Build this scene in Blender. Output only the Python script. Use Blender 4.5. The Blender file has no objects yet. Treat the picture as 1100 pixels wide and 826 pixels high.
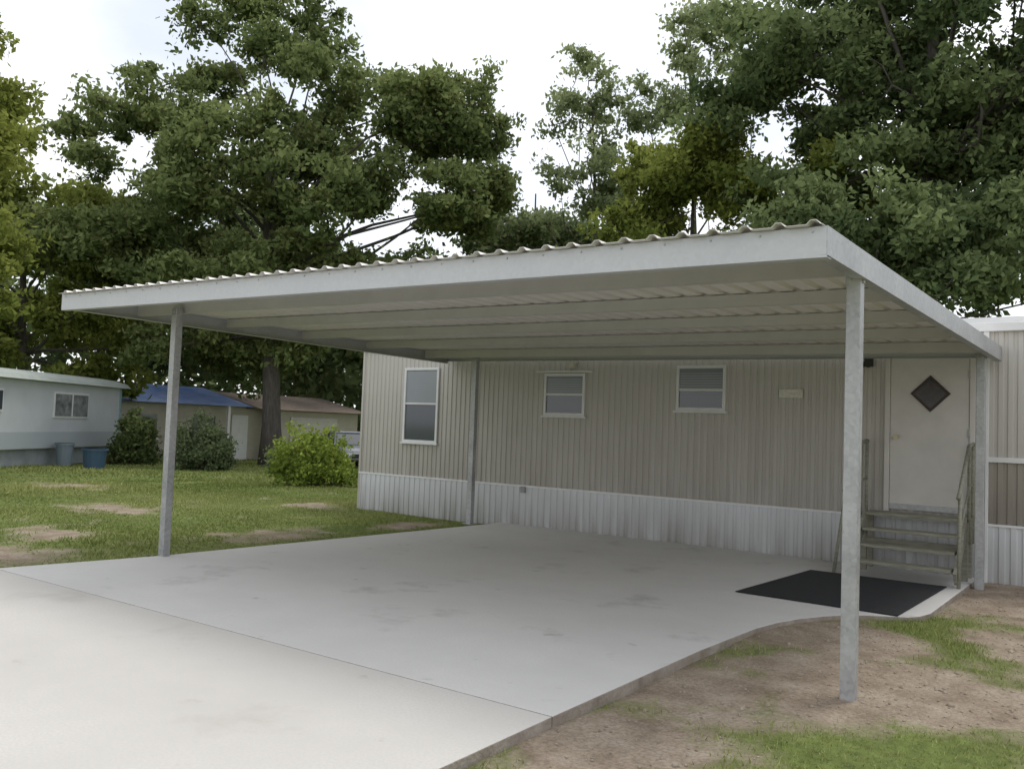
import bpy, math, numpy as np
from mathutils import Vector, Matrix
S=bpy.context.scene
rng=np.random.default_rng(7)
# ---------------------------------------------------------------- helpers
def link(o): S.collection.objects.link(o); return o
def empty(name,loc=(0,0,0)):
    o=bpy.data.objects.new(name,None); o.location=loc; o.empty_display_size=.3; return link(o)
def mesh(name,v,f,mat=None,parent=None,smooth=False,bevel=0,loc=None):
    m=bpy.data.meshes.new(name); m.from_pydata([tuple(map(float,a)) for a in v],[],f); m.update()
    o=bpy.data.objects.new(name,m); link(o)
    if mat: m.materials.append(mat)
    if parent is not None: o.parent=parent
    if smooth:
        for p in m.polygons: p.use_smooth=True
    if bevel:
        b=o.modifiers.new("bevel","BEVEL"); b.width=bevel; b.segments=2; b.limit_method='ANGLE'; b.angle_limit=.6
    return o
HF=[(0,3,2,1),(4,5,6,7),(0,1,5,4),(1,2,6,5),(2,3,7,6),(3,0,4,7)]
def box(name,x0,x1,y0,y1,z0,z1,mat,parent=None,bevel=0):
    v=[(x0,y0,z0),(x1,y0,z0),(x1,y1,z0),(x0,y1,z0),(x0,y0,z1),(x1,y0,z1),(x1,y1,z1),(x0,y1,z1)]
    return mesh(name,v,HF,mat,parent,bevel=bevel)
def beamvf(p0,p1,w,h):
    p0=Vector(p0);p1=Vector(p1);d=(p1-p0).normalized()
    up=Vector((0,0,1)) if abs(d.z)<.95 else Vector((0,1,0))
    s=d.cross(up).normalized(); u=s.cross(d).normalized()
    a=[p0-s*w/2-u*h,p0+s*w/2-u*h,p0+s*w/2,p0-s*w/2]
    b=[p1-s*w/2-u*h,p1+s*w/2-u*h,p1+s*w/2,p1-s*w/2]
    return a+b,HF
def beam(name,p0,p1,w,h,mat,parent=None,bevel=0):
    v,f=beamvf(p0,p1,w,h); return mesh(name,v,f,mat,parent,bevel=bevel)
def multi(name,parts,mat,parent=None,bevel=0,smooth=False):
    V=[];F=[]
    for v,f in parts:
        n=len(V); V+=list(v); F+=[tuple(i+n for i in q) for q in f]
    return mesh(name,V,F,mat,parent,bevel=bevel,smooth=smooth)
def boxvf(x0,x1,y0,y1,z0,z1):
    return [(x0,y0,z0),(x1,y0,z0),(x1,y1,z0),(x0,y1,z0),(x0,y0,z1),(x1,y0,z1),(x1,y1,z1),(x0,y1,z1)],HF
def tubevf(pts,rad,n=6):
    V=[];F=[]
    pts=[Vector(p) for p in pts]
    for i,p in enumerate(pts):
        d=(pts[min(i+1,len(pts)-1)]-pts[max(i-1,0)]).normalized()
        a=Vector((0,0,1)) if abs(d.z)<.9 else Vector((1,0,0))
        s=d.cross(a).normalized(); u=s.cross(d)
        for k in range(n):
            t=2*math.pi*k/n
            V.append(p+(s*math.cos(t)+u*math.sin(t))*rad[i])
    for i in range(len(pts)-1):
        for k in range(n):
            F.append((i*n+k,i*n+(k+1)%n,(i+1)*n+(k+1)%n,(i+1)*n+k))
    F.append(tuple(reversed(range(n)))); F.append(tuple((len(pts)-1)*n+k for k in range(n)))
    return V,F
def prism(name,poly,z0,z1,mat,parent=None,bevel=0,side=None):
    n=len(poly)
    v=[(x,y,z0) for x,y in poly]+[(x,y,z1) for x,y in poly]
    f=[tuple(reversed(range(n))),tuple(range(n,2*n))]+[(i,(i+1)%n,n+(i+1)%n,n+i) for i in range(n)]
    o=mesh(name,v,f,mat,parent,bevel=bevel)
    if side:
        o.data.materials.append(side)
        for p in o.data.polygons[2:]: p.material_index=1
    return o
# ---------------------------------------------------------------- materials
def mat(name,col,rough=.7,metal=0,spec=.5,var=.0,scale=5,bump=0,bscale=40,col2=None,detail=5,stretch=None):
    m=bpy.data.materials.new(name); m.use_nodes=True
    N=m.node_tree.nodes; L=m.node_tree.links; b=N["Principled BSDF"]
    b.inputs["Base Color"].default_value=(*col,1); b.inputs["Roughness"].default_value=rough
    b.inputs["Metallic"].default_value=metal; b.inputs["Specular IOR Level"].default_value=spec
    tc=N.new("ShaderNodeTexCoord"); vec=tc.outputs["Object"]
    if stretch:
        mp=N.new("ShaderNodeMapping"); mp.inputs["Scale"].default_value=stretch
        L.new(vec,mp.inputs[0]); vec=mp.outputs[0]
    if var or col2:
        n=N.new("ShaderNodeTexNoise"); n.inputs["Scale"].default_value=scale; n.inputs["Detail"].default_value=detail
        n.inputs["Roughness"].default_value=.65
        L.new(vec,n.inputs["Vector"])
        r=N.new("ShaderNodeValToRGB"); r.color_ramp.elements[0].position=.3; r.color_ramp.elements[1].position=.7
        c2=col2 or tuple(c*(1+var) for c in col); c1=col if col2 else tuple(c*(1-var) for c in col)
        r.color_ramp.elements[0].color=(*c1,1); r.color_ramp.elements[1].color=(*c2,1)
        L.new(n.outputs["Fac"],r.inputs[0]); L.new(r.outputs[0],b.inputs["Base Color"])
    if bump:
        n2=N.new("ShaderNodeTexNoise"); n2.inputs["Scale"].default_value=bscale; n2.inputs["Detail"].default_value=4
        L.new(vec,n2.inputs["Vector"])
        bp=N.new("ShaderNodeBump"); bp.inputs["Strength"].default_value=bump; bp.inputs["Distance"].default_value=.02
        L.new(n2.outputs["Fac"],bp.inputs["Height"]); L.new(bp.outputs[0],b.inputs["Normal"])
    return m
def galv(name,c1,c2,metal):
    m=mat(name,c1,rough=.42,metal=metal); N=m.node_tree.nodes; L=m.node_tree.links; b=N["Principled BSDF"]
    tc=N.new("ShaderNodeTexCoord"); v=N.new("ShaderNodeTexVoronoi"); v.inputs["Scale"].default_value=38; L.new(tc.outputs["Object"],v.inputs["Vector"])
    n=N.new("ShaderNodeTexNoise"); n.inputs["Scale"].default_value=2.2; n.inputs["Detail"].default_value=6; L.new(tc.outputs["Object"],n.inputs["Vector"])
    bw=N.new("ShaderNodeRGBToBW"); L.new(v.outputs["Color"],bw.inputs[0])
    a=N.new("ShaderNodeMath"); a.operation='MULTIPLY_ADD'; L.new(bw.outputs[0],a.inputs[0]); a.inputs[1].default_value=.35; L.new(n.outputs["Fac"],a.inputs[2])
    r=N.new("ShaderNodeMapRange"); r.inputs["From Min"].default_value=.4; r.inputs["From Max"].default_value=.95; L.new(a.outputs[0],r.inputs[0])
    x=N.new("ShaderNodeMix"); x.data_type='RGBA'; L.new(r.outputs[0],x.inputs[0]); x.inputs[6].default_value=(*c1,1); x.inputs[7].default_value=(*c2,1); L.new(x.outputs[2],b.inputs["Base Color"])
    r2=N.new("ShaderNodeMapRange"); r2.inputs["To Min"].default_value=.32; r2.inputs["To Max"].default_value=.6; L.new(a.outputs[0],r2.inputs[0]); L.new(r2.outputs[0],b.inputs["Roughness"])
    return m
def dirtywall(name,col,dirt,z0,z1,vs=1.0):
    m=mat(name,col,rough=.55); N=m.node_tree.nodes; L=m.node_tree.links; b=N["Principled BSDF"]
    tc=N.new("ShaderNodeTexCoord"); mp=N.new("ShaderNodeMapping"); mp.inputs["Scale"].default_value=(7,7,.5)
    L.new(tc.outputs["Object"],mp.inputs[0])
    n=N.new("ShaderNodeTexNoise"); n.inputs["Scale"].default_value=1.5; n.inputs["Detail"].default_value=5; L.new(mp.outputs[0],n.inputs["Vector"])
    n3=N.new("ShaderNodeTexNoise"); n3.inputs["Scale"].default_value=1.1; n3.inputs["Detail"].default_value=4; L.new(tc.outputs["Object"],n3.inputs["Vector"])
    sx=N.new("ShaderNodeSeparateXYZ"); L.new(tc.outputs["Object"],sx.inputs[0])
    mr=N.new("ShaderNodeMapRange"); mr.inputs["From Min"].default_value=z1; mr.inputs["From Max"].default_value=z0; L.new(sx.outputs["Z"],mr.inputs[0])
    a=N.new("ShaderNodeMath"); a.operation='MULTIPLY'; L.new(mr.outputs[0],a.inputs[0]); L.new(n.outputs["Fac"],a.inputs[1])
    a2=N.new("ShaderNodeMath"); a2.operation='MULTIPLY_ADD'; L.new(n3.outputs["Fac"],a2.inputs[0]); a2.inputs[1].default_value=.35; L.new(a.outputs[0],a2.inputs[2])
    mr2=N.new("ShaderNodeMapRange"); mr2.inputs["From Min"].default_value=.15; mr2.inputs["From Max"].default_value=.85; L.new(a2.outputs[0],mr2.inputs[0])
    mx=N.new("ShaderNodeMix"); mx.data_type='RGBA'; L.new(mr2.outputs[0],mx.inputs[0])
    mx.inputs[6].default_value=(*col,1); mx.inputs[7].default_value=(*dirt,1); L.new(mx.outputs[2],b.inputs["Base Color"])
    return m
def concrete(name,a,bc,stain,st=.45):
    m=mat(name,a,rough=.85,spec=.3); N=m.node_tree.nodes; L=m.node_tree.links; b=N["Principled BSDF"]
    tc=N.new("ShaderNodeTexCoord")
    def noise(s,d,r=.6):
        n=N.new("ShaderNodeTexNoise"); n.inputs["Scale"].default_value=s; n.inputs["Detail"].default_value=d; n.inputs["Roughness"].default_value=r
        L.new(tc.outputs["Object"],n.inputs["Vector"]); return n.outputs["Fac"]
    def ramp(f,p0,p1):
        r=N.new("ShaderNodeMapRange"); r.inputs["From Min"].default_value=p0; r.inputs["From Max"].default_value=p1; L.new(f,r.inputs[0]); return r.outputs[0]
    def mix(f,c1,c2):
        x=N.new("ShaderNodeMix"); x.data_type='RGBA'; L.new(f,x.inputs[0])
        for i,c in ((6,c1),(7,c2)):
            if isinstance(c,tuple): x.inputs[i].default_value=(*c,1)
            else: L.new(c,x.inputs[i])
        return x.outputs[2]
    c=mix(ramp(noise(.55,6,.7),.32,.68),a,bc)
    c=mix(ramp(noise(60,2),.3,.75),c,tuple(q*.84 for q in a))
    m2=N.new("ShaderNodeMath"); m2.operation='MULTIPLY'; L.new(ramp(noise(1.15,5,.65),.58,.74),m2.inputs[0]); m2.inputs[1].default_value=st
    c=mix(m2.outputs[0],c,stain)
    m3=N.new("ShaderNodeMath"); m3.operation='MULTIPLY'; L.new(ramp(noise(3.5,4,.6),.66,.76),m3.inputs[0]); m3.inputs[1].default_value=st*1.2
    c=mix(m3.outputs[0],c,stain)
    L.new(c,b.inputs["Base Color"])
    bp=N.new("ShaderNodeBump"); bp.inputs["Strength"].default_value=.25; bp.inputs["Distance"].default_value=.004
    L.new(noise(120,2),bp.inputs["Height"]); L.new(bp.outputs[0],b.inputs["Normal"])
    return m
def leafmat(name,dark,light,trans=.3):
    m=bpy.data.materials.new(name); m.use_nodes=True
    N=m.node_tree.nodes; L=m.node_tree.links; N.remove(N["Principled BSDF"]); out=[n for n in N if n.type=='OUTPUT_MATERIAL'][0]
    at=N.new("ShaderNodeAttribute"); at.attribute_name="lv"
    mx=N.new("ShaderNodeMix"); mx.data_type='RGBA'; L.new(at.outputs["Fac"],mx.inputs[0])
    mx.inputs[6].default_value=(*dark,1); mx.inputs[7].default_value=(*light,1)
    d=N.new("ShaderNodeBsdfDiffuse"); L.new(mx.outputs[2],d.inputs[0])
    if trans>0:
        t=N.new("ShaderNodeBsdfTranslucent"); L.new(mx.outputs[2],t.inputs[0])
        m1=N.new("ShaderNodeMixShader"); m1.inputs[0].default_value=trans; L.new(d.outputs[0],m1.inputs[1]); L.new(t.outputs[0],m1.inputs[2])
        L.new(m1.outputs[0],out.inputs["Surface"])
    else: L.new(d.outputs[0],out.inputs["Surface"])
    return m

GALV=galv("galvanized_steel",(.30,.305,.31),(.50,.505,.51),.40)
FASC=galv("fascia_galvalume",(.46,.47,.485),(.54,.55,.565),.25)
SHEET=mat("roof_sheet_metal",(.70,.665,.635),rough=.45,metal=.1,var=.04,scale=3)
WALLM=dirtywall("beige_ribbed_siding",(.52,.495,.46),(.35,.325,.285),.6,2.3)
WALLB=dirtywall("brown_ribbed_siding",(.32,.29,.25),(.19,.17,.14),.6,1.5)
SKIRT=dirtywall("white_ribbed_skirting",(.62,.63,.65),(.25,.24,.21),-.1,.6)
TRIM=mat("white_trim",(.70,.70,.70),rough=.5,var=.06,scale=4)
DOORM=mat("door_white_paint",(.58,.55,.52),rough=.5,var=.07,scale=3)
GLASS=mat("window_glass",(.05,.06,.08),rough=.08,spec=.8)
CURT=mat("blinds_behind_glass",(.22,.24,.27),rough=.25,spec=.6,var=.1,scale=1)
BLK=mat("black_plastic",(.02,.02,.02),rough=.5)
MATM=mat("rubber_mat_black",(.012,.013,.016),rough=.8,var=.4,scale=30,bump=.5,bscale=80)
STEPM=mat("weathered_green_wood",(.17,.17,.13),rough=.8,col2=(.32,.31,.25),scale=6,stretch=(1,6,6),bump=.2)
CONC=concrete("slab_concrete",(.66,.645,.625),(.53,.52,.505),(.22,.21,.20),.45)
CONC2=concrete("driveway_concrete",(.60,.58,.545),(.50,.485,.455),(.33,.30,.26),.35)
EDGE=mat("slab_edge_stained",(.20,.165,.13),rough=.95,col2=(.36,.32,.28),scale=5,bump=.4)
BARK=mat("bark",(.06,.052,.045),rough=.95,col2=(.13,.115,.10),scale=4,stretch=(3,3,.6),bump=.8,bscale=12)

# ---------------------------------------------------------------- ground
_a=rng.uniform(0,2*np.pi,40); _p=rng.uniform(0,2*np.pi,40); _k=np.geomspace(.5,14,40)
def nz(x,y,k0=0,k1=40):
    s=0
    for i in range(k0,k1): s=s+np.sin(_k[i]*(x*np.cos(_a[i])+y*np.sin(_a[i]))+_p[i]+1.3*np.sin(_k[i]*.6*(x*np.sin(_a[i])-y*np.cos(_a[i]))))
    return s/np.sqrt((k1-k0)/2)
PATCH=[(-1.25,6.2,1.15,.75,1.2),(-1.8,7.3,.65,.75,1.05),(-.8,10.5,1.8,1.5,1.1),(-.9,8.2,.5,.35,.8),(-2.2,5.2,.5,.8,1.05),(-2.15,4.1,.5,.7,1),
       (-11.5,5.8,.9,.6,.66),(-14.0,8.1,1.2,.7,.62),(-9.75,8.0,.6,1.2,.68),(-10.2,4.6,1.2,.7,.72),(-9.25,10.4,.4,.9,.75),(-19,10,1.3,.8,.55),(-12.4,11.2,.9,.5,.55),(-16,6,1.4,.7,.5)]
def dirt(x,y):
    d=np.zeros(np.shape(x))
    n1=nz(x,y,20,40)
    for cx,cy,rx,ry,s in PATCH:
        d=np.maximum(d,s*(1.15-.75*(((x-cx)/rx)**2+((y-cy)/ry)**2)))
    right=(x>-3)&(y<12)
    d=np.where(right,np.maximum(d,.36+.20*nz(x,y,12,26)-.18*(y<5.0)),d)
    return np.clip(d+.15*n1+.05*nz(x,y,4,14)*(~right),0,1)
def hz(x,y):
    d=np.hypot(x,y)
    z=-.045-.0004*np.clip(d-12,0,34)**2+.008*nz(x,y,5,25)
    z=z-.018*((x>-2.8)&(y<6.5))
    return z
def grid_axis(a,b,step,far):
    c=list(np.arange(a,b+1e-6,step)); s=step; x=b
    while x<far: s*=1.22; x+=s; c.append(x)
    s=step; x=a
    while x>-far: s*=1.22; x-=s; c.insert(0,x)
    return np.array(c)
gx=grid_axis(-16,2,.08,900); gy=grid_axis(2,13,.08,900)
X,Y=np.meshgrid(gx,gy,indexing='ij'); Z=hz(X,Y)
nx,ny=X.shape
def npmesh(name,co,quads,matl,attr=None,tri=False,parent=None):
    k=3 if tri else 4
    m=bpy.data.meshes.new(name); m.vertices.add(len(co)); m.vertices.foreach_set("co",co.astype(np.float32).ravel())
    nf=len(quads); m.loops.add(nf*k); m.loops.foreach_set("vertex_index",quads.astype(np.int32).ravel())
    m.polygons.add(nf); m.polygons.foreach_set("loop_start",np.arange(0,nf*k,k,dtype=np.int32)); m.polygons.foreach_set("loop_total",np.full(nf,k,dtype=np.int32))
    if attr is not None:
        a=m.attributes.new("lv","FLOAT","POINT"); a.data.foreach_set("value",attr.astype(np.float32).ravel())
    m.update(calc_edges=True)
    m.materials.append(matl); o=bpy.data.objects.new(name,m); link(o)
    if parent is not None: o.parent=parent
    return o
idx=np.arange(nx*ny).reshape(nx,ny)
q=np.stack([idx[:-1,:-1],idx[1:,:-1],idx[1:,1:],idx[:-1,1:]],-1).reshape(-1,4)
GR=bpy.data.materials.new("lawn_and_dirt"); GR.use_nodes=True
N=GR.node_tree.nodes; L=GR.node_tree.links; b=N["Principled BSDF"]; b.inputs["Roughness"].default_value=.95; b.inputs["Specular IOR Level"].default_value=.15
at=N.new("ShaderNodeAttribute"); at.attribute_name="lv"; tc=N.new("ShaderNodeTexCoord")
def gn(s,d):
    n=N.new("ShaderNodeTexNoise"); n.inputs["Scale"].default_value=s; n.inputs["Detail"].default_value=d; n.inputs["Roughness"].default_value=.7; L.new(tc.outputs["Object"],n.inputs["Vector"]); return n.outputs["Fac"]
def gramp(f,c):
    r=N.new("ShaderNodeValToRGB"); el=r.color_ramp.elements
    el[0].position=c[0][0]; el[0].color=(*c[0][1],1); el[1].position=c[-1][0]; el[1].color=(*c[-1][1],1)
    for p,cc in c[1:-1]:
        e=el.new(p); e.color=(*cc,1)
    L.new(f,r.inputs[0]); return r.outputs[0]
g1=gramp(gn(.45,6),[(.3,(.14,.19,.05)),(.5,(.20,.25,.075)),(.7,(.29,.305,.12))])
g2=gramp(gn(9,5),[(.3,(.5,.5,.5)),(.7,(1,1,1))])
mm=N.new("ShaderNodeMix"); mm.data_type='RGBA'; mm.blend_type='MULTIPLY'; mm.inputs[0].default_value=1; L.new(g1,mm.inputs[6]); L.new(g2,mm.inputs[7])
d1=gramp(gn(3,7),[(.3,(.24,.185,.135)),(.5,(.37,.30,.23)),(.72,(.48,.41,.33))])
d2=gramp(gn(45,4),[(.35,(.65,.65,.65)),(.6,(1,1,1))])
dm=N.new("ShaderNodeMix"); dm.data_type='RGBA'; dm.blend_type='MULTIPLY'; dm.inputs[0].default_value=1; L.new(d1,dm.inputs[6]); L.new(d2,dm.inputs[7])
n14=gn(7,7)
ad=N.new("ShaderNodeMath"); ad.operation='MULTIPLY_ADD'; L.new(n14,ad.inputs[0]); ad.inputs[1].default_value=1.3; L.new(at.outputs["Fac"],ad.inputs[2])
mr=N.new("ShaderNodeMapRange"); mr.inputs["From Min"].default_value=.80; mr.inputs["From Max"].default_value=1.40; L.new(ad.outputs[0],mr.inputs[0])
fm=N.new("ShaderNodeMix"); fm.data_type='RGBA'; L.new(mr.outputs[0],fm.inputs[0]); L.new(mm.outputs[2],fm.inputs[6]); L.new(dm.outputs[2],fm.inputs[7])
L.new(fm.outputs[2],b.inputs["Base Color"])
bp=N.new("ShaderNodeBump"); bp.inputs["Strength"].default_value=.8; bp.inputs["Distance"].default_value=.035; L.new(gn(22,5),bp.inputs["Height"]); L.new(bp.outputs[0],b.inputs["Normal"])
npmesh("ground",np.stack([X,Y,Z],-1).reshape(-1,3),q,GR,dirt(X,Y).reshape(-1))
def inslab(x,y):
    rx=np.interp(y,[-9,4,6,7,7.65,8.15,8.35,8.6,11.6],[-2.53,-2.53,-2.51,-2.46,-2.33,-2.05,-1.75,-1.5,-1.42])
    lx=np.interp(y,[-9,4.05,5.6,10.7,11.6],[-9.6,-9.05,-8.77,-8.47,-8.43])
    return (x<rx)&(x>lx)&(y<11.65)
def blades(n,x0,x1,y0,y1,h,w):
    x=rng.uniform(x0,x1,n); y=rng.uniform(y0,y1,n); d=dirt(x,y)
    k=(~inslab(x,y))&(d+rng.normal(0,.14,n)<.40)&~((x>-11.8)&(y>11.5)); x=x[k];y=y[k]; n=len(x)
    z=hz(x,y)-.004; a=rng.uniform(0,2*np.pi,n); hh=h*rng.uniform(.4,1.3,n)*(1+.4*np.clip(nz(x,y,8,20),-1,1.5)); ww=w*rng.uniform(.6,1.3,n)
    b0=np.stack([x-np.cos(a)*ww,y-np.sin(a)*ww,z],-1); b1=np.stack([x+np.cos(a)*ww,y+np.sin(a)*ww,z],-1)
    t=np.stack([x+rng.normal(0,.5,n)*hh,y+rng.normal(0,.5,n)*hh,z+hh],-1)
    co=np.stack([b0,b1,t],1).reshape(-1,3); at=np.repeat(np.clip(rng.normal(.45,.22,n)+.18*nz(x,y,0,16),0,1),3)
    return co,at
GRASS=leafmat("grass_blades",(.14,.19,.05),(.36,.375,.15),.2)
c1,a1=blades(90000,-2.7,1.2,2.8,11.5,.034,.004)
c2,a2=blades(130000,-20,-8.3,2.5,15,.034,.009)
c3,a3=blades(60000,-34,-16,3,30,.05,.025)
co=np.concatenate([c1,c2,c3]); aa=np.concatenate([a1,a2,a3])
npmesh("lawn_grass",co,np.arange(len(co)).reshape(-1,3),GRASS,aa,tri=True)
n=2600; x=rng.uniform(-2.5,.6,n); y=rng.uniform(3,11.4,n); k=(~inslab(x-.04,y))&(~inslab(x+.04,y))&(dirt(x,y)>.45); x=x[k];y=y[k];n=len(x); s=rng.uniform(.004,.014,n)*np.where(rng.random(n)<.04,2.2,1)
octv=np.array([(1,0,0),(0,1,0),(-1,0,0),(0,-1,0),(0,0,.8),(0,0,-.5)]); octf=np.array([(0,1,4),(1,2,4),(2,3,4),(3,0,4),(1,0,5),(2,1,5),(3,2,5),(0,3,5)])
cv=(np.stack([x,y,hz(x,y)+.002],-1)[:,None,:]+octv[None]*s[:,None,None]*rng.uniform(.7,1.3,(n,6,1))).reshape(-1,3)
cf=(octf[None]+np.arange(n)[:,None,None]*6).reshape(-1,3)
npmesh("soil_clods",cv,cf,mat("soil_clod",(.22,.17,.12),rough=1,col2=(.42,.36,.29),scale=9),tri=True)

# ---------------------------------------------------------------- slabs
prism("concrete_slab",[(-9.02,4.056),(-2.55,4.056),(-2.53,6.0),(-2.48,7.0),(-2.42,7.35),(-2.33,7.65),(-2.2,7.92),(-2.07,8.12),(-1.92,8.26),(-1.77,8.36),(-1.62,8.45),(-1.54,8.58),(-1.49,8.8),(-1.45,11.58),(-8.42,11.58),(-8.45,10.7),(-8.75,5.6)],-.30,0,CONC,bevel=.008,side=EDGE)
prism("driveway",[(-10.6,-7),(-2.55,-7),(-2.55,4.049),(-9.03,4.049),(-9.17,3.9),(-9.4,3.0)],-.30,.0,CONC2,bevel=.006,side=EDGE)

# ---------------------------------------------------------------- carport
cp=empty("carport",(-5.5,8,0))
def adopt(o,p):
    o.parent=p; o.matrix_parent_inverse=Matrix.Translation(p.location).inverted(); return o
FLc=(-9.70,4.87,2.87);FRc=(-1.37,4.87,2.755);BRc=(-1.22,11.5,2.72);BLc=(-9.62,11.5,2.80)
def rp(s,t,dz=0):
    a=Vector(FLc).lerp(Vector(FRc),s); c=Vector(BLc).lerp(Vector(BRc),s); p=a.lerp(c,t); p.z+=dz; return p
def zr(x,y):
    t=(y-4.87)/6.63; x0=-9.70+.08*t; x1=-1.37+.15*t; s=(x-x0)/(x1-x0); return rp(s,t).z
prof=[];nr=42
for i in range(nr):
    s0=i/nr; w=1/nr
    for f,h in ((0,0),(.56,0),(.68,.024),(.84,.024),(.96,0)):
        prof.append((s0+f*w,h))
prof.append((1,0))
V=[];F=[];T=[-.008]+[i/8 for i in range(1,9)]
for t in T:
    for s,h in prof: V.append(rp(.002+s*.996,t,h-.012))
n=len(prof)
for j in range(len(T)-1):
    for i in range(n-1): F.append((j*n+i,j*n+i+1,(j+1)*n+i+1,(j+1)*n+i))
sh=mesh("roof_sheet",V,F,SHEET); adopt(sh,cp)
so=sh.modifiers.new("sol","SOLIDIFY"); so.thickness=.003; so.offset=-1
def channel(name,p0,p1,h,lip,inward,mt):
    p0=Vector(p0);p1=Vector(p1);i=Vector(inward)
    parts=[beamvf(p0+i*.003,p1+i*.003,.006,h),beamvf(p0+i*(lip/2+.006),p1+i*(lip/2+.006),lip,.004),
           beamvf(p0+i*(lip/2+.006)-Vector((0,0,h-.004)),p1+i*(lip/2+.006)-Vector((0,0,h-.004)),lip,.004)]
    return adopt(multi(name,parts,mt),cp)
D=.018
channel("front_fascia",rp(0,0,-D),rp(1,0,-D),.175,.07,(0,1,0),FASC)
channel("side_fascia_right",rp(1,0,-D+.003),rp(1,1,-D+.003),.165,.07,(-1,0,0),GALV)
channel("side_fascia_left",rp(0,0,-D+.003),rp(0,1,-D+.003),.165,.07,(1,0,0),FASC)
channel("back_ledger",rp(0,1,-D-.003),rp(1,1,-D-.003),.12,.05,(0,-1,0),FASC)
# sheet-metal screws along the fascia
adopt(multi("fascia_screws",[tubevf([rp(.01+.98*i/27,0,-.045)+Vector((0,.001,0)),rp(.01+.98*i/27,0,-.045)+Vector((0,-.006,0))],[.008,.006],6) for i in range(28)],GALV),cp)
PUR=mat("purlin_metal",(.50,.49,.475),rough=.4,metal=.3,var=.06,scale=3)
for k,y in enumerate((5.72,6.95,8.2,9.45,10.8)):
    t=(y-4.87)/6.63; a=rp(.012,t,-.023); c=rp(.988,t,-.023); h=.12 if k in(0,4) else .10
    adopt(multi("purlin_%d"%k,[beamvf(a,c,.005,h),beamvf(a+Vector((0,.028,-h+.004)),c+Vector((0,.028,-h+.004)),.05,.004),beamvf(a+Vector((0,.028,0)),c+Vector((0,.028,0)),.05,.004)],PUR),cp)
for k,(x,y,zb) in enumerate([(-8.70,5.66,-.06),(-1.43,5.72,-.12),(-8.60,10.99,0),(-1.37,10.98,-.12)]):
    zt=zr(x,y)-.10; w=.045
    adopt(box("post_%d"%k,x-w,x+w,y-w,y+w,zb,zt,GALV,bevel=.006),cp)
    adopt(box("post_bracket_%d"%k,x-w-.012,x+w+.012,y-.02,y+.02,zt-.10,zt+.02,GALV,bevel=.003),cp)
    for s in (-1,1):
        for dz in (.03,.075): adopt(multi("bolt_%d_%d_%d"%(k,s,int(dz*1000)),[tubevf([(x+s*.02,y-w-.001,zt-dz),(x+s*.02,y-w-.012,zt-dz)],[.010,.008],6)],GALV),cp)
    if zb==0: adopt(box("base_plate_%d"%k,x-.09,x+.09,y-.09,y+.09,0.001,.010,GALV,bevel=.002),cp)

# ---------------------------------------------------------------- mobile home
mh=empty("mobile_home",(-3,11.6,0))
def ribbed(name,x0,x1,y,z0,z1,mt,period=.1,depth=.014,parent=mh,axis='x'):
    V=[];F=[];n=int(round((x1-x0)/period)); xs=[]
    for i in range(n):
        b0=x0+i*period
        for f,h in ((0,0),(.44,0),(.54,1),(.86,1),(.97,0)): xs.append((b0+f*period,h*depth))
    xs.append((x0+n*period,0))
    for xx,h in xs:
        for z in (z0,z1):
            V.append((xx,y-depth+h,z) if axis=='x' else (y+depth-h,xx,z))
    for i in range(len(xs)-1): F.append((2*i,2*i+2,2*i+3,2*i+1))
    return adopt(mesh(name,V,F,mt),parent)
WX0,WX1,WY=-11.72,6.0,11.6
ribbed("front_siding",WX0,-1.42,WY,.63,2.95,WALLM)
ribbed("front_siding_annex",-1.36,WX1,WY,1.41,2.95,WALLM)
ribbed("front_siding_annex_lower",-1.36,WX1,WY,.63,1.37,WALLB)
ribbed("front_skirting",WX0,-1.42,WY-.012,-.16,.625,SKIRT,.12,.014)
ribbed("front_skirting_annex",-1.36,WX1,WY-.012,-.2,.625,SKIRT,.12,.014)
def A(o): return adopt(o,mh)
A(box("end_wall_core",WX0+.02,WX1,WY+.01,WY+4.3,-.2,2.95,WALLM))
ribbed("end_siding",WY+.02,WY+4.3,WX0,.63,2.95,WALLM,axis='y')
A(box("skirt_cap",WX0-.01,-1.42,WY-.035,WY-.01,.612,.64,TRIM,bevel=.003))
A(box("skirt_cap_annex",-1.36,WX1,WY-.035,WY-.01,.612,.64,TRIM,bevel=.003))
A(box("belt_trim",-1.36,WX1,WY-.04,WY+.0,1.36,1.42,TRIM,bevel=.004))
A(box("corner_trim",-1.42,-1.36,WY-.05,WY+.0,-.15,2.94,TRIM,bevel=.004))
A(box("corner_trim_left",WX0-.02,WX0+.03,WY-.03,WY+.0,-.12,2.94,WALLM,bevel=.004))
A(box("eave_trim",WX0-.06,WX1,WY-.07,WY-.0,2.90,3.0,TRIM,bevel=.006))
ROOFM=mat("home_roof_metal",(.58,.59,.60),rough=.4,metal=.2,var=.07,scale=2)
V=[];F=[];K=12
for i in range(K+1):
    y=WY-.05+i/K*4.4; z=3.0+.30*math.sin(math.pi*i/K)
    V+= [(WX0-.06,y,z),(WX1,y,z)]
for i in range(K): F.append((2*i,2*i+1,2*i+3,2*i+2))
F.append(tuple([2*i for i in range(K+1)]))
A(mesh("bowed_roof",V,F,ROOFM))
SLAT=mat("slat",(.36,.38,.41),rough=.5)
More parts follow.
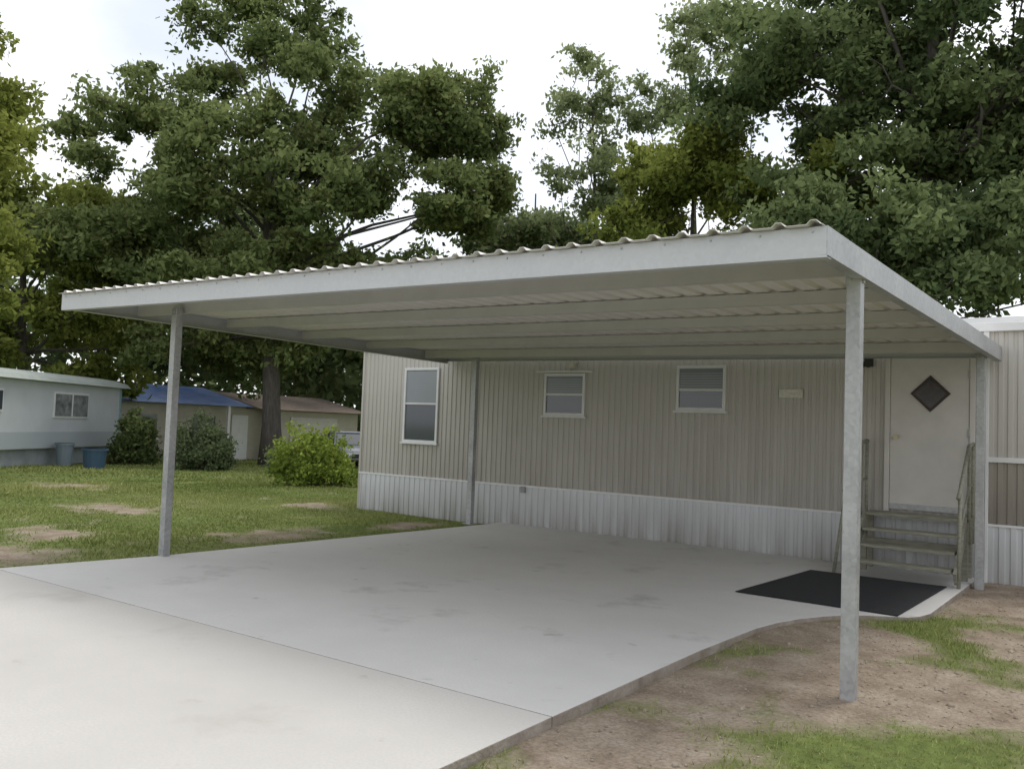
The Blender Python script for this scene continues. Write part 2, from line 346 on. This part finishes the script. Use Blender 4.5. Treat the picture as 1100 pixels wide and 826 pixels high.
def window(name,x0,x1,z0,z1,split=.5,sill=True,low=True):
    y=WY-.012
    def B(o): return adopt(o,mh)
    fr=.045
    B(multi(name+"_frame",[boxvf(x0-fr,x1+fr,y-.035,y,z1,z1+fr),boxvf(x0-fr,x1+fr,y-.035,y,z0-fr,z0),boxvf(x0-fr,x0,y-.034,y,z0,z1),boxvf(x1,x1+fr,y-.034,y,z0,z1)],TRIM,bevel=.004))
    zm=z0+(z1-z0)*split
    B(box(name+"_upper_pane",x0,x1,y-.014,y-.008,zm,z1,CURT))
    B(box(name+"_lower_pane",x0,x1,y-.012,y-.006,z0,zm,GLASS if low else CURT))
    B(box(name+"_meeting_rail",x0,x1,y-.030,y-.013,zm-.015,zm+.015,TRIM,bevel=.003))
    B(multi(name+"_blind_slats",[boxvf(x0+.01,x1-.01,y-.0165,y-.0145,zm+.02+i*.035,zm+.02+i*.035+.012) for i in range(int((z1-zm-.03)/.035))],SLAT))
    if sill: B(box(name+"_sill",x0-fr-.03,x1+fr+.03,y-.06,y-.0,z0-fr-.03,z0-fr,TRIM,bevel=.005))
window("window_bedroom",-10.62,-9.90,1.28,2.52,.52)
window("window_bath",-7.60,-6.93,1.82,2.40,.5)
A(box("window_awning_trim",-7.78,-6.76,WY-.07,WY-.01,2.455,2.485,TRIM,bevel=.004))
window("window_kitchen",-5.31,-4.65,1.94,2.50,.45)
dx0,dx1=-2.45,-1.56
A(multi("door_frame",[boxvf(dx0-.06,dx0,WY-.05,WY-.01,.70,2.62),boxvf(dx1,dx1+.06,WY-.05,WY-.01,.70,2.62),boxvf(dx0-.06,dx1+.06,WY-.051,WY-.01,2.62,2.68)],DOORM,bevel=.005))
A(box("door_leaf",dx0+.004,dx1-.004,WY-.035,WY-.015,.724,2.615,DOORM,bevel=.004))
A(box("door_kick_strip",dx0+.004,dx1-.004,WY-.045,WY-.036,.73,.80,GALV,bevel=.003))
A(multi("door_hinges",[boxvf(dx1-.012,dx1+.01,WY-.058,WY-.036,z,z+.09) for z in (.95,1.65,2.35)],GALV,bevel=.003))
cx,cz=-1.99,2.16
def diamond(name,r,y0,y1,mt):
    v=[(cx,y,cz+r) if k==0 else (cx+r,y,cz) if k==1 else (cx,y,cz-r) if k==2 else (cx-r,y,cz) for y in(y0,y1) for k in range(4)]
    return A(mesh(name,v,[(0,1,2,3),(7,6,5,4),(0,4,5,1),(1,5,6,2),(2,6,7,3),(3,7,4,0)],mt))
diamond("diamond_window_frame",.225,WY-.052,WY-.035,mat("dark_brown",(.04,.022,.02),rough=.5))
diamond("diamond_window_glass",.185,WY-.057,WY-.052,mat("leaded_glass",(.02,.018,.02),rough=.2,col2=(.07,.05,.05),scale=14))
A(multi("door_knob",[tubevf([(dx0+.08,WY-.03,1.62),(dx0+.08,WY-.07,1.62),(dx0+.08,WY-.10,1.62)],[.012,.012,.032],10)],mat("brass",(.4,.34,.22),metal=1,rough=.4)))
A(multi("security_light",[boxvf(-2.76,-2.66,WY-.06,WY-.01,2.50,2.60),tubevf([(-2.71,WY-.06,2.56),(-2.69,WY-.16,2.53)],[.03,.055],10),tubevf([(-2.73,WY-.06,2.54),(-2.79,WY-.15,2.51)],[.025,.05],10)],BLK))
A(multi("porch_lamp",[boxvf(-7.16,-7.04,WY-.05,WY-.01,2.60,2.66),boxvf(-7.14,-7.06,WY-.12,WY-.05,2.53,2.64)],mat("lamp_glass",(.6,.58,.5),rough=.3),bevel=.01))
A(box("number_plaque",-3.86,-3.54,WY-.035,WY-.012,2.09,2.21,mat("plaque",(.62,.60,.52),var=.2,scale=30),bevel=.006))
A(box("outlet_box",-8.02,-7.94,WY-.06,WY-.02,.52,.62,mat("outlet_grey",(.3,.3,.3))))

# ---------------------------------------------------------------- entry steps
es=empty("entry_steps",(-2.1,11,0))
def E(o): return adopt(o,es)
lv=[(.70,11.12,11.54),(.53,10.90,11.16),(.36,10.70,10.96),(.19,10.50,10.76)]
for i,(z,y0,y1) in enumerate(lv):
    ya=y0
    if i==0:
        for j in range(3): E(box("landing_board_%d"%j,-2.62,-1.56,ya+j*.14,ya+j*.14+.13,z-.035,z,STEPM,bevel=.004))
    else:
        E(box("tread_%d"%i,-2.60,-1.58,ya,y1-.05,z-.035,z,STEPM,bevel=.004))
for nm,x in (("l",-2.64),("r",-1.54)):
    E(beam("stringer_"+nm,(x,10.44,.16),(x,11.15,.70),.035,.16,STEPM,bevel=.004))
    E(box("landing_leg_"+nm,x-.03,x+.03,11.46,11.52,0,.70,STEPM,bevel=.004))
    E(box("landing_leg_front_"+nm,x-.03,x+.03,11.14,11.20,0,.66,STEPM,bevel=.004))
    xo=x-.06 if nm=="l" else x+.03
    pts=[tubevf([(xo-(.12 if nm=="l" else 0),10.52,0.0),(xo,10.56,1.0)],[.02]*2,8),tubevf([(xo,11.22,.4),(xo,11.22,1.55)],[.02]*2,8),tubevf([(xo,11.50,.4),(xo,11.50,1.55)],[.02]*2,8),
         tubevf([(xo,10.45,.97),(xo,10.55,1.03),(xo,11.20,1.54),(xo,11.52,1.56)],[.024]*4,8),tubevf([(xo,10.53,.55),(xo,11.22,1.08),(xo,11.50,1.09)],[.014]*3,8)]
    E(multi("handrail_"+nm,pts,STEPM,smooth=True))
E(box("cross_brace",-2.62,-1.56,11.14,11.17,.30,.40,STEPM))
prism("door_mat",[(-3.21,8.44),(-1.69,8.40),(-1.62,10.50),(-3.08,10.50)],.004,.014,MATM,bevel=.003)

# ---------------------------------------------------------------- foliage engine
def leaf_cloud(name,subc,sig,nper,size,matl,parent=None,bright=None,flat=.7,seed=0):
    r=np.random.default_rng(seed); m=len(subc); n=m*nper
    c=np.repeat(subc,nper,axis=0); s=np.repeat(sig,nper)[:,None]
    p=c+r.normal(0,1,(n,3))*s*np.array([1,1,flat])
    nrm=r.normal(0,1,(n,3)); nrm[:,2]=np.abs(nrm[:,2])*.8+.1; nrm/=np.linalg.norm(nrm,axis=1)[:,None]
    t=r.normal(0,1,(n,3)); t[:,2]-=.3; a=np.cross(nrm,t); a/=np.linalg.norm(a,axis=1)[:,None]; b_=np.cross(nrm,a)
    L_=size*r.uniform(.6,1.4,n)[:,None]; W=L_*r.uniform(.4,.65,n)[:,None]
    co=np.stack([p-a*L_,p-b_*W-nrm*W*.3,p+a*L_,p+b_*W-nrm*W*.3],1).reshape(-1,3)
    base=np.repeat(bright if bright is not None else np.full(m,.4),nper)
    at=np.repeat(np.clip(base+r.normal(0,.17,n),0,1),4)
    return npmesh(name,co,np.arange(n*4).reshape(-1,4),matl,at,parent=parent)
def tree(name,base,trunk_h,rad,ells,nb,matl,seed,per=7,sub=6,nper=45,size=.10,spread=1.2,csize=.6,lean=(0,0),vines=False,bright=.4,low=.35):
    r=np.random.default_rng(seed); bz=float(hz(np.array(base[0]),np.array(base[1])))-.1
    e=empty(name,(base[0],base[1],bz)); B=np.array([base[0],base[1],bz])
    K=9; tp=[]; tr=[]
    for i in range(K+1):
        f=i/K; tp.append(B+np.array([lean[0]*f+.3*math.sin(3*f+seed)-.3*math.sin(seed),lean[1]*f+.3*math.sin(4*f+seed*2)-.3*math.sin(seed*2),trunk_h*f])); tr.append(rad*(1.3 if i==0 else 1)*(1-.82*f))
    tp=np.array(tp); parts=[tubevf(tp,tr,10)]
    vol=np.array([e_[3]*e_[4]*e_[5] for e_ in ells]); vol=vol**.75; pr=vol/vol.sum()
    SC=[];SB=[];SG=[]
    for i in range(nb):
        e_=ells[r.choice(len(ells),p=pr)]
        d=r.normal(0,1,3); d/=np.linalg.norm(d); d[2]=d[2] if d[2]>-.6 else -d[2]*.6
        q_=d*(r.uniform(.1,1)**.4)
        c=np.array([base[0]+e_[0],base[1]+e_[1],bz+e_[2]])+q_*np.array(e_[3:6])
        h=(c[2]-bz)*r.uniform(.55,.8); h=min(max(h,trunk_h*low),trunk_h*.97); f=h/trunk_h; j=min(int(f*K),K-1); s_=tp[j]+(tp[j+1]-tp[j])*(f*K-j)
        mid=(s_+c)/2+r.normal(0,.5,3); mid[2]+=.1; r0=min(rad*(1-.82*f)*.5,.11)
        if i%3==0:
            parts.append(tubevf([s_,s_*.7+mid*.3+r.normal(0,.12,3),mid,mid*.5+c*.5+r.normal(0,.2,3),c],[r0,r0*.75,r0*.55,r0*.4,.02],5))
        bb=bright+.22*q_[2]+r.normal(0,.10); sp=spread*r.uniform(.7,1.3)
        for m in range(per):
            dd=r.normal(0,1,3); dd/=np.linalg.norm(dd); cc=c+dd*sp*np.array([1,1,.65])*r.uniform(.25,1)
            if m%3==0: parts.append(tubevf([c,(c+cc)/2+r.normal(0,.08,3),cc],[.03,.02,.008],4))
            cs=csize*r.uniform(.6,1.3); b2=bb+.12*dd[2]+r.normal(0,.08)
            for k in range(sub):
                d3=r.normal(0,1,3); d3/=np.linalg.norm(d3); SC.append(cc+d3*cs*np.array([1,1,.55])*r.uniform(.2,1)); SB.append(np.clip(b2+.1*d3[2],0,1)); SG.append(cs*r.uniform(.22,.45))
    if vines:
        for i in range(260):
            f=r.uniform(.03,.95); j=min(int(f*K),K-1); p=tp[j]+(tp[j+1]-tp[j])*(f*K-j); a=r.uniform(0,6.28); SC.append(p+np.array([math.cos(a),math.sin(a),0])*r.uniform(.25,.6)); SB.append(.2); SG.append(.25)
    o=multi("trunk_and_limbs",parts,BARK,smooth=True); adopt(o,e)
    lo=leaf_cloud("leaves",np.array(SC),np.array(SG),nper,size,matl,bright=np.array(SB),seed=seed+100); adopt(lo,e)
    return e
LM1=leafmat("leaves_oak",(.095,.135,.05),(.34,.39,.16),.42)
LM2=leafmat("leaves_yellowgreen",(.13,.17,.04),(.42,.45,.12),.45)
LM3=leafmat("leaves_dark",(.085,.125,.055),(.32,.385,.17),.42)
LM4=leafmat("leaves_grey_green",(.13,.17,.085),(.37,.42,.22),.45)
LMD=leafmat("leaves_far",(.085,.12,.055),(.26,.31,.14),.25)
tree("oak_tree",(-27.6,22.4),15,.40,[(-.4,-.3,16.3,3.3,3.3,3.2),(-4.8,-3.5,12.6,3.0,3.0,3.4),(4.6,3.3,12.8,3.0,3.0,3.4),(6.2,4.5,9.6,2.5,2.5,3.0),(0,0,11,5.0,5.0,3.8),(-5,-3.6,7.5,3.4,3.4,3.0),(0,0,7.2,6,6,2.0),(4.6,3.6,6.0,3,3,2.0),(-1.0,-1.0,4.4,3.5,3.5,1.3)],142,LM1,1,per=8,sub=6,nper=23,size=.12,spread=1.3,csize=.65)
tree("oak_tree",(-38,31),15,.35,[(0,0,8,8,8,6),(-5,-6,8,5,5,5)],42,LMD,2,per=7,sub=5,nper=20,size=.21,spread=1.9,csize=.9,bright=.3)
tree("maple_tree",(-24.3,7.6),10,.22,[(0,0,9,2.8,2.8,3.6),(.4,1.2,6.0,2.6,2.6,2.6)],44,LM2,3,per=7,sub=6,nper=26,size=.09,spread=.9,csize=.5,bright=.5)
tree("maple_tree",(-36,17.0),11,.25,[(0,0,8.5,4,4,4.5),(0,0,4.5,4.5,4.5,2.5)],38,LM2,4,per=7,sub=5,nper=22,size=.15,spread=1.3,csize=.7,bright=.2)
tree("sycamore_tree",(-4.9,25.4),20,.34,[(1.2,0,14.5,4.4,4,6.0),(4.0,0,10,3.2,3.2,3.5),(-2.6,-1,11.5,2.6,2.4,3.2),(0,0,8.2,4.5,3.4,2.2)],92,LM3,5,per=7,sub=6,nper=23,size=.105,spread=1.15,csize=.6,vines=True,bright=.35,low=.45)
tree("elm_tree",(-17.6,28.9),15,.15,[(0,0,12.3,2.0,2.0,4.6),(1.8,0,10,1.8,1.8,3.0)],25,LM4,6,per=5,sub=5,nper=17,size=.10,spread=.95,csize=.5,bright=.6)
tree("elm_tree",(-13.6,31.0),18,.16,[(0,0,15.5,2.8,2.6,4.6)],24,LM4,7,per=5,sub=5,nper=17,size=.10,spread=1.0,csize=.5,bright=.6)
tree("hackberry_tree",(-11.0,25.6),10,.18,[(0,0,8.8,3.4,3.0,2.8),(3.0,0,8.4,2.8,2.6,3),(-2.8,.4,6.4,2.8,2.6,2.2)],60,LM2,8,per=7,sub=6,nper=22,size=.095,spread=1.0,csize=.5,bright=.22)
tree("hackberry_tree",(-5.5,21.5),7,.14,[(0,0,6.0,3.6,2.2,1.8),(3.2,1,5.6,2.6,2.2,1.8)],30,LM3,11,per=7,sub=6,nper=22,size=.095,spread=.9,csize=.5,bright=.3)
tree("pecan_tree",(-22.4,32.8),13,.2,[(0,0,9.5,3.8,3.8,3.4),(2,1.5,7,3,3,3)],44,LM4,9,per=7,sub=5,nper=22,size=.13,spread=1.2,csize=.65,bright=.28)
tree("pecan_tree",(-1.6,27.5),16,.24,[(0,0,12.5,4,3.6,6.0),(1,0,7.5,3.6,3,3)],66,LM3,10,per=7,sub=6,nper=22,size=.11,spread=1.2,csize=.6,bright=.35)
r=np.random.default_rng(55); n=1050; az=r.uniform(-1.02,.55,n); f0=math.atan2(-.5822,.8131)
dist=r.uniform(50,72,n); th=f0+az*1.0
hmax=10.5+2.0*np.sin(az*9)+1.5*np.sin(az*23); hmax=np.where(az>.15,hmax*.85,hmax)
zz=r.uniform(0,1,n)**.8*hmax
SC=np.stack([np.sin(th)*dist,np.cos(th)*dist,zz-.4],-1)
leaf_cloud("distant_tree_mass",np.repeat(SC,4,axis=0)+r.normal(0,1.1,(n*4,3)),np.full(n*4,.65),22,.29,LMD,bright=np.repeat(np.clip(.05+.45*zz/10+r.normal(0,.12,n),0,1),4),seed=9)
def shrub(name,base,w,h,matl,seed,n=130,size=.07,bright=.5):
    r=np.random.default_rng(seed); bz=float(hz(np.array(base[0]),np.array(base[1]))); e=empty(name,(base[0],base[1],bz))
    C=[];BB=[];parts=[]
    for i in range(n):
        d=r.normal(0,1,3); d/=np.linalg.norm(d); d[2]=abs(d[2]); q_=d*r.uniform(.35,1)**.5*np.array([w/2,w/2,h*.85])*(1+.12*math.sin(5*d[0]+seed)+.1*r.normal())
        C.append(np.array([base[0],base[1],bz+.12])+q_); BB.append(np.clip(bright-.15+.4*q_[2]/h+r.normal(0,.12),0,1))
        if i%4==0: parts.append(tubevf([(base[0],base[1],bz-.05),(base[0]+q_[0]*.5,base[1]+q_[1]*.5,bz+q_[2]*.5),tuple(C[-1])],[.02,.012,.004],5))
    adopt(multi("stems",parts,BARK),e)
    adopt(leaf_cloud("leaves",np.array(C),np.full(n,.11),55,size,matl,bright=np.array(BB),seed=seed,flat=1),e)
LMB=leafmat("leaves_bush",(.10,.16,.025),(.34,.41,.09),.3)
shrub("shrub",(-16.9,15.1),2.0,1.45,LMB,21,size=.055)
shrub("shrub",(-24.6,17.2),1.8,1.65,LM4,22,bright=.1,size=.06)
shrub("shrub",(-28.5,17.2),1.4,1.9,LM1,23,bright=.2,size=.07)
shrub("shrub",(-21.5,18.2),1.2,.8,LM4,24,bright=.3,size=.06)

# ---------------------------------------------------------------- neighbouring trailer
TW=mat("trailer_white",(.54,.57,.60),rough=.5,var=.06,scale=1.5); TA=mat("trailer_aqua_trim",(.26,.38,.42),rough=.5)
TR=mat("trailer_roof",(.42,.46,.43),rough=.6,var=.12,scale=2); TG=mat("trailer_grey_band",(.42,.46,.49),rough=.5)
O=Vector((-31.0,18.0,0)); ux=Vector((.54,-.8417,0)); uy=Vector((-.8417,-.54,0))
bz=float(hz(np.array(-30.),np.array(15.)))
def loc(x,y,z): 
    p=O+ux*x+uy*y; return (p.x,p.y,z+bz)
tt=empty("travel_trailer",loc(0,0,0))
def lbox(nm,x0,x1,y0,y1,z0,z1,mt,par,bevel=0):
    v=[loc(*p) for p in [(x0,y0,z0),(x1,y0,z0),(x1,y1,z0),(x0,y1,z0),(x0,y0,z1),(x1,y0,z1),(x1,y1,z1),(x0,y1,z1)]]
    f=[tuple(reversed(a)) for a in HF]
    return adopt(mesh(nm,v,f,mt,bevel=bevel),par)
lbox("body",0,13,0,3.4,.55,2.75,TW,tt,.05)
lbox("skirt",.3,12.8,.15,3.2,0,.55,mat("trailer_skirt",(.30,.33,.35),var=.2,scale=2),tt)
lbox("belt_band",-.01,13.01,-.015,3.41,.58,1.10,TG,tt)
lbox("corner_trim",-.02,.12,-.02,.10,.55,2.72,TA,tt)
lbox("corner_trim_rear",-.02,.10,3.32,3.42,.55,2.72,TA,tt)
V=[];F=[]
for i in range(9):
    a=math.pi*i/8; y=1.7-1.95*math.cos(a); z=2.72+.38*math.sin(a)
    V+=[loc(-.25,y,z),loc(13.2,y,z)]
for i in range(8): F.append((2*i+1,2*i,2*i+2,2*i+3))
F+=[tuple(2*i for i in range(9)),(0,1,17,16)]
adopt(mesh("bowed_roof",V,F,TR),tt)
wx=2.3
lbox("window_frame",wx,wx+2.1,-.04,.0,1.55,2.42,TRIM,tt,.01)
lbox("window_glass",wx+.07,wx+2.03,-.055,-.04,1.62,2.35,mat("trailer_window",(.10,.11,.12),rough=.15,col2=(.35,.36,.37),scale=3),tt)
lbox("window_mullion",wx+1.02,wx+1.08,-.065,-.055,1.62,2.35,TRIM,tt)
lbox("window_small_frame",7.0,8.0,-.04,.0,1.7,2.4,TRIM,tt,.01)
lbox("window_small_glass",7.07,7.93,-.055,-.04,1.77,2.33,GLASS,tt)
def tub(name,x,y,r0,h,mt):
    z=float(hz(np.array(x),np.array(y)))
    return multi(name,[tubevf([(x,y,z),(x,y,z+h*.9),(x,y,z+h*.9),(x,y,z+h),(x,y,z+h),(x,y,z+h*.3)],[r0*.8,r0*.97,r0*1.07,r0*1.07,r0*.93,r0*.8],16)],mt)
tub("plastic_tub",-25.9,14.3,.36,.62,mat("blue_plastic",(.045,.09,.15),rough=.5))
tub("trash_can",-28.3,14.6,.28,.75,mat("grey_plastic",(.18,.22,.26),rough=.5))
tub("flower_pot",-29.6,16.9,.22,.4,mat("terracotta",(.25,.13,.08),rough=.8))

# ---------------------------------------------------------------- blue-roof house
hb=empty("ranch_house",(-36,25,0)); hbz=float(hz(np.array(-34.),np.array(25.)))
HW=mat("house_beige_wall",(.46,.43,.36),rough=.8,var=.08,scale=2); BR=mat("blue_tarp_roof",(.08,.16,.40),rough=.45,col2=(.24,.31,.50),scale=1.2); BRN=mat("brown_shingle_roof",(.20,.16,.13),rough=.9,var=.2,scale=8)
def H_(o): return adopt(o,hb)
H_(box("walls",-41,-34,19.0,27.0,hbz-.1,hbz+2.5,HW))
H_(box("wing_walls",-40,-33.2,27.01,32.5,hbz-.1,hbz+2.4,HW))
def gable(nm,x0,x1,y0,y1,z,rise,mt):
    xm=(x0+x1)/2; v=[(x0,y0,z),(x1,y0,z),(x1,y1,z),(x0,y1,z),(xm,y0,z+rise),(xm,y1,z+rise)]
    H_(mesh(nm,v,[(0,1,4),(1,2,5,4),(2,3,5),(3,0,4,5),(0,3,2,1)],mt))
gable("blue_roof",-41.5,-33.4,18.6,26.0,hbz+2.5,.9,BR)
gable("wing_roof",-40.5,-32.8,26.01,33,hbz+2.42,.8,BRN)
for i,y in enumerate((20.3,23.2)):
    H_(box("window_%d"%i,-34.0,-33.95,y,y+1.1,hbz+1.0,hbz+2.0,GLASS)); H_(box("window_sill_%d"%i,-34.0,-33.9,y-.1,y+1.2,hbz+.92,hbz+1.0,TRIM))
H_(box("white_door",-34,-33.94,25.2,26.1,hbz,hbz+2.1,TRIM)); H_(box("garage_door",-33.2,-33.14,28,31,hbz,hbz+2.1,DOORM))
for i,y in enumerate((21.9,24.6,26.7)): H_(box("porch_post_%d"%i,-33.55,-33.43,y,y+.12,hbz-.1,hbz+2.5,TRIM))

# ---------------------------------------------------------------- parked car
def car(name,loc0,ang,paint):
    z0=float(hz(np.array(loc0[0]),np.array(loc0[1]))); e=empty(name,(loc0[0],loc0[1],z0)); e.rotation_euler=(0,0,ang)
    def P(o): o.parent=e; return o
    V=[];F=[]
    secs=[(-2.25,.60,.86,.74),(-2.1,.42,.98,.84),(-1.2,.30,1.0,.88),(0,.28,1.0,.89),(1.0,.28,.98,.89),(1.9,.34,.84,.84),(2.25,.42,.68,.70)]
    for x,zb,zt,hw in secs:
        for y,z in [(-hw*.92,zb),(-hw,zb+(zt-zb)*.45),(-hw*.94,zt-.03),(-hw*.5,zt),(hw*.5,zt),(hw*.94,zt-.03),(hw,zb+(zt-zb)*.45),(hw*.92,zb)]: V.append((x,y,z))
    for i in range(len(secs)-1):
        for k in range(8): F.append((i*8+k,i*8+(k+1)%8,(i+1)*8+(k+1)%8,(i+1)*8+k))
    F+=[tuple(reversed(range(8))),tuple(range(48,56))]
    P(mesh("body",V,F,paint,smooth=True,bevel=.01))
    def cab(nm,sc,zb,zt,mt,xs):
        v=[(xs[0],-.78*sc,zb),(xs[1],-.78*sc,zb),(xs[1],.78*sc,zb),(xs[0],.78*sc,zb),(xs[2],-.6*sc,zt),(xs[3],-.6*sc,zt),(xs[3],.6*sc,zt),(xs[2],.6*sc,zt)]
        P(mesh(nm,v,HF,mt,bevel=.05))
    cab("greenhouse_glass",1,.95,1.40,GLASS,(-1.75,1.15,-1.15,.35))
    P(box("roof_panel",-1.15,.38,-.62,.62,1.38,1.46,paint,bevel=.04))
    P(multi("pillars",[beamvf((a,s*.79,.96),(b2,s*.615,1.42),.07,.07) for s in(-1,1) for a,b2 in((-1.72,-1.12),(-.35,-.38),(1.12,.36))],paint))
    tire=mat("tire",(.02,.02,.02),rough=.9); rim=mat("rim",(.5,.5,.52),metal=.8,rough=.3)
    for i,(x,s) in enumerate([(-1.4,-1),(-1.4,1),(1.45,-1),(1.45,1)]):
        P(multi("tire_%d"%i,[tubevf([(x,s*.68,.32),(x,s*.70,.32),(x,s*.88,.32),(x,s*.90,.32)],[.27,.32,.32,.28],20)],tire)); P(multi("rim_%d"%i,[tubevf([(x,s*.89,.32),(x,s*.91,.32)],[.2,.17],14)],rim))
    for i,s in enumerate((-1,1)):
        P(box("headlight_%d"%i,2.18,2.27,s*.62-.13,s*.62+.13,.55,.68,TRIM,bevel=.02)); P(box("taillight_%d"%i,-2.27,-2.16,s*.62-.13,s*.62+.13,.62,.78,mat("red_lens",(.4,.02,.02),rough=.3),bevel=.02))
    P(box("grille",2.2,2.275,-.4,.4,.48,.64,BLK,bevel=.01))
car("parked_car",(-25.6,24.6),math.radians(-30),mat("silver_paint",(.45,.46,.48),rough=.3,metal=.6))

# ---------------------------------------------------------------- camera
cd=bpy.data.cameras.new("camera"); cam=link(bpy.data.objects.new("camera",cd)); cd.sensor_width=36; cd.lens=930/1100*36; cd.clip_end=3000
R=Vector((.8131,.5822,0)); th=math.radians(2.89); Fw=Vector((-.5822*math.cos(th),.8131*math.cos(th),math.sin(th))); U=R.cross(Fw)
cxv=R*.9993+U*.037; cyv=-R*.037+U*.9993
M=Matrix((cxv,cyv,-Fw)).transposed().to_4x4(); M.translation=Vector((0,0,1.55)); cam.matrix_world=M; S.camera=cam
# ---------------------------------------------------------------- light
el=math.radians(66); azs=math.radians(20)
sd=Vector((math.sin(azs)*math.cos(el),math.cos(azs)*math.cos(el),math.sin(el)))
ld=bpy.data.lights.new("sun","SUN"); ld.energy=1.4; ld.angle=math.radians(16); ld.color=(1,.96,.9)
lo=link(bpy.data.objects.new("sun",ld)); lo.rotation_euler=sd.to_track_quat('Z','Y').to_euler(); lo.location=(0,0,30)
W=bpy.data.worlds.new("World"); S.world=W; W.use_nodes=True; N=W.node_tree.nodes; L=W.node_tree.links; bg=N["Background"]; bg.inputs[1].default_value=.15
sk=N.new("ShaderNodeTexSky"); sk.sky_type='NISHITA'; sk.sun_disc=False; sk.sun_elevation=el; sk.sun_rotation=azs; sk.air_density=1; sk.dust_density=2
tc=N.new("ShaderNodeTexCoord"); mp=N.new("ShaderNodeMapping"); mp.inputs["Scale"].default_value=(1,1,2.2); L.new(tc.outputs["Generated"],mp.inputs[0])
cn=N.new("ShaderNodeTexNoise"); cn.inputs["Scale"].default_value=2.3; cn.inputs["Detail"].default_value=6; L.new(mp.outputs[0],cn.inputs["Vector"])
cr=N.new("ShaderNodeMapRange"); cr.inputs["From Min"].default_value=.35; cr.inputs["From Max"].default_value=.65; cr.inputs["To Min"].default_value=.50; cr.inputs["To Max"].default_value=.97; L.new(cn.outputs["Fac"],cr.inputs[0])
cm=N.new("ShaderNodeMix"); cm.data_type='RGBA'; L.new(cr.outputs[0],cm.inputs[0]); L.new(sk.outputs[0],cm.inputs[6]); cm.inputs[7].default_value=(9.4,9.5,9.6,1); L.new(cm.outputs[2],bg.inputs[0])
S.view_settings.view_transform='Standard'; S.view_settings.look='None'; S.view_settings.exposure=0
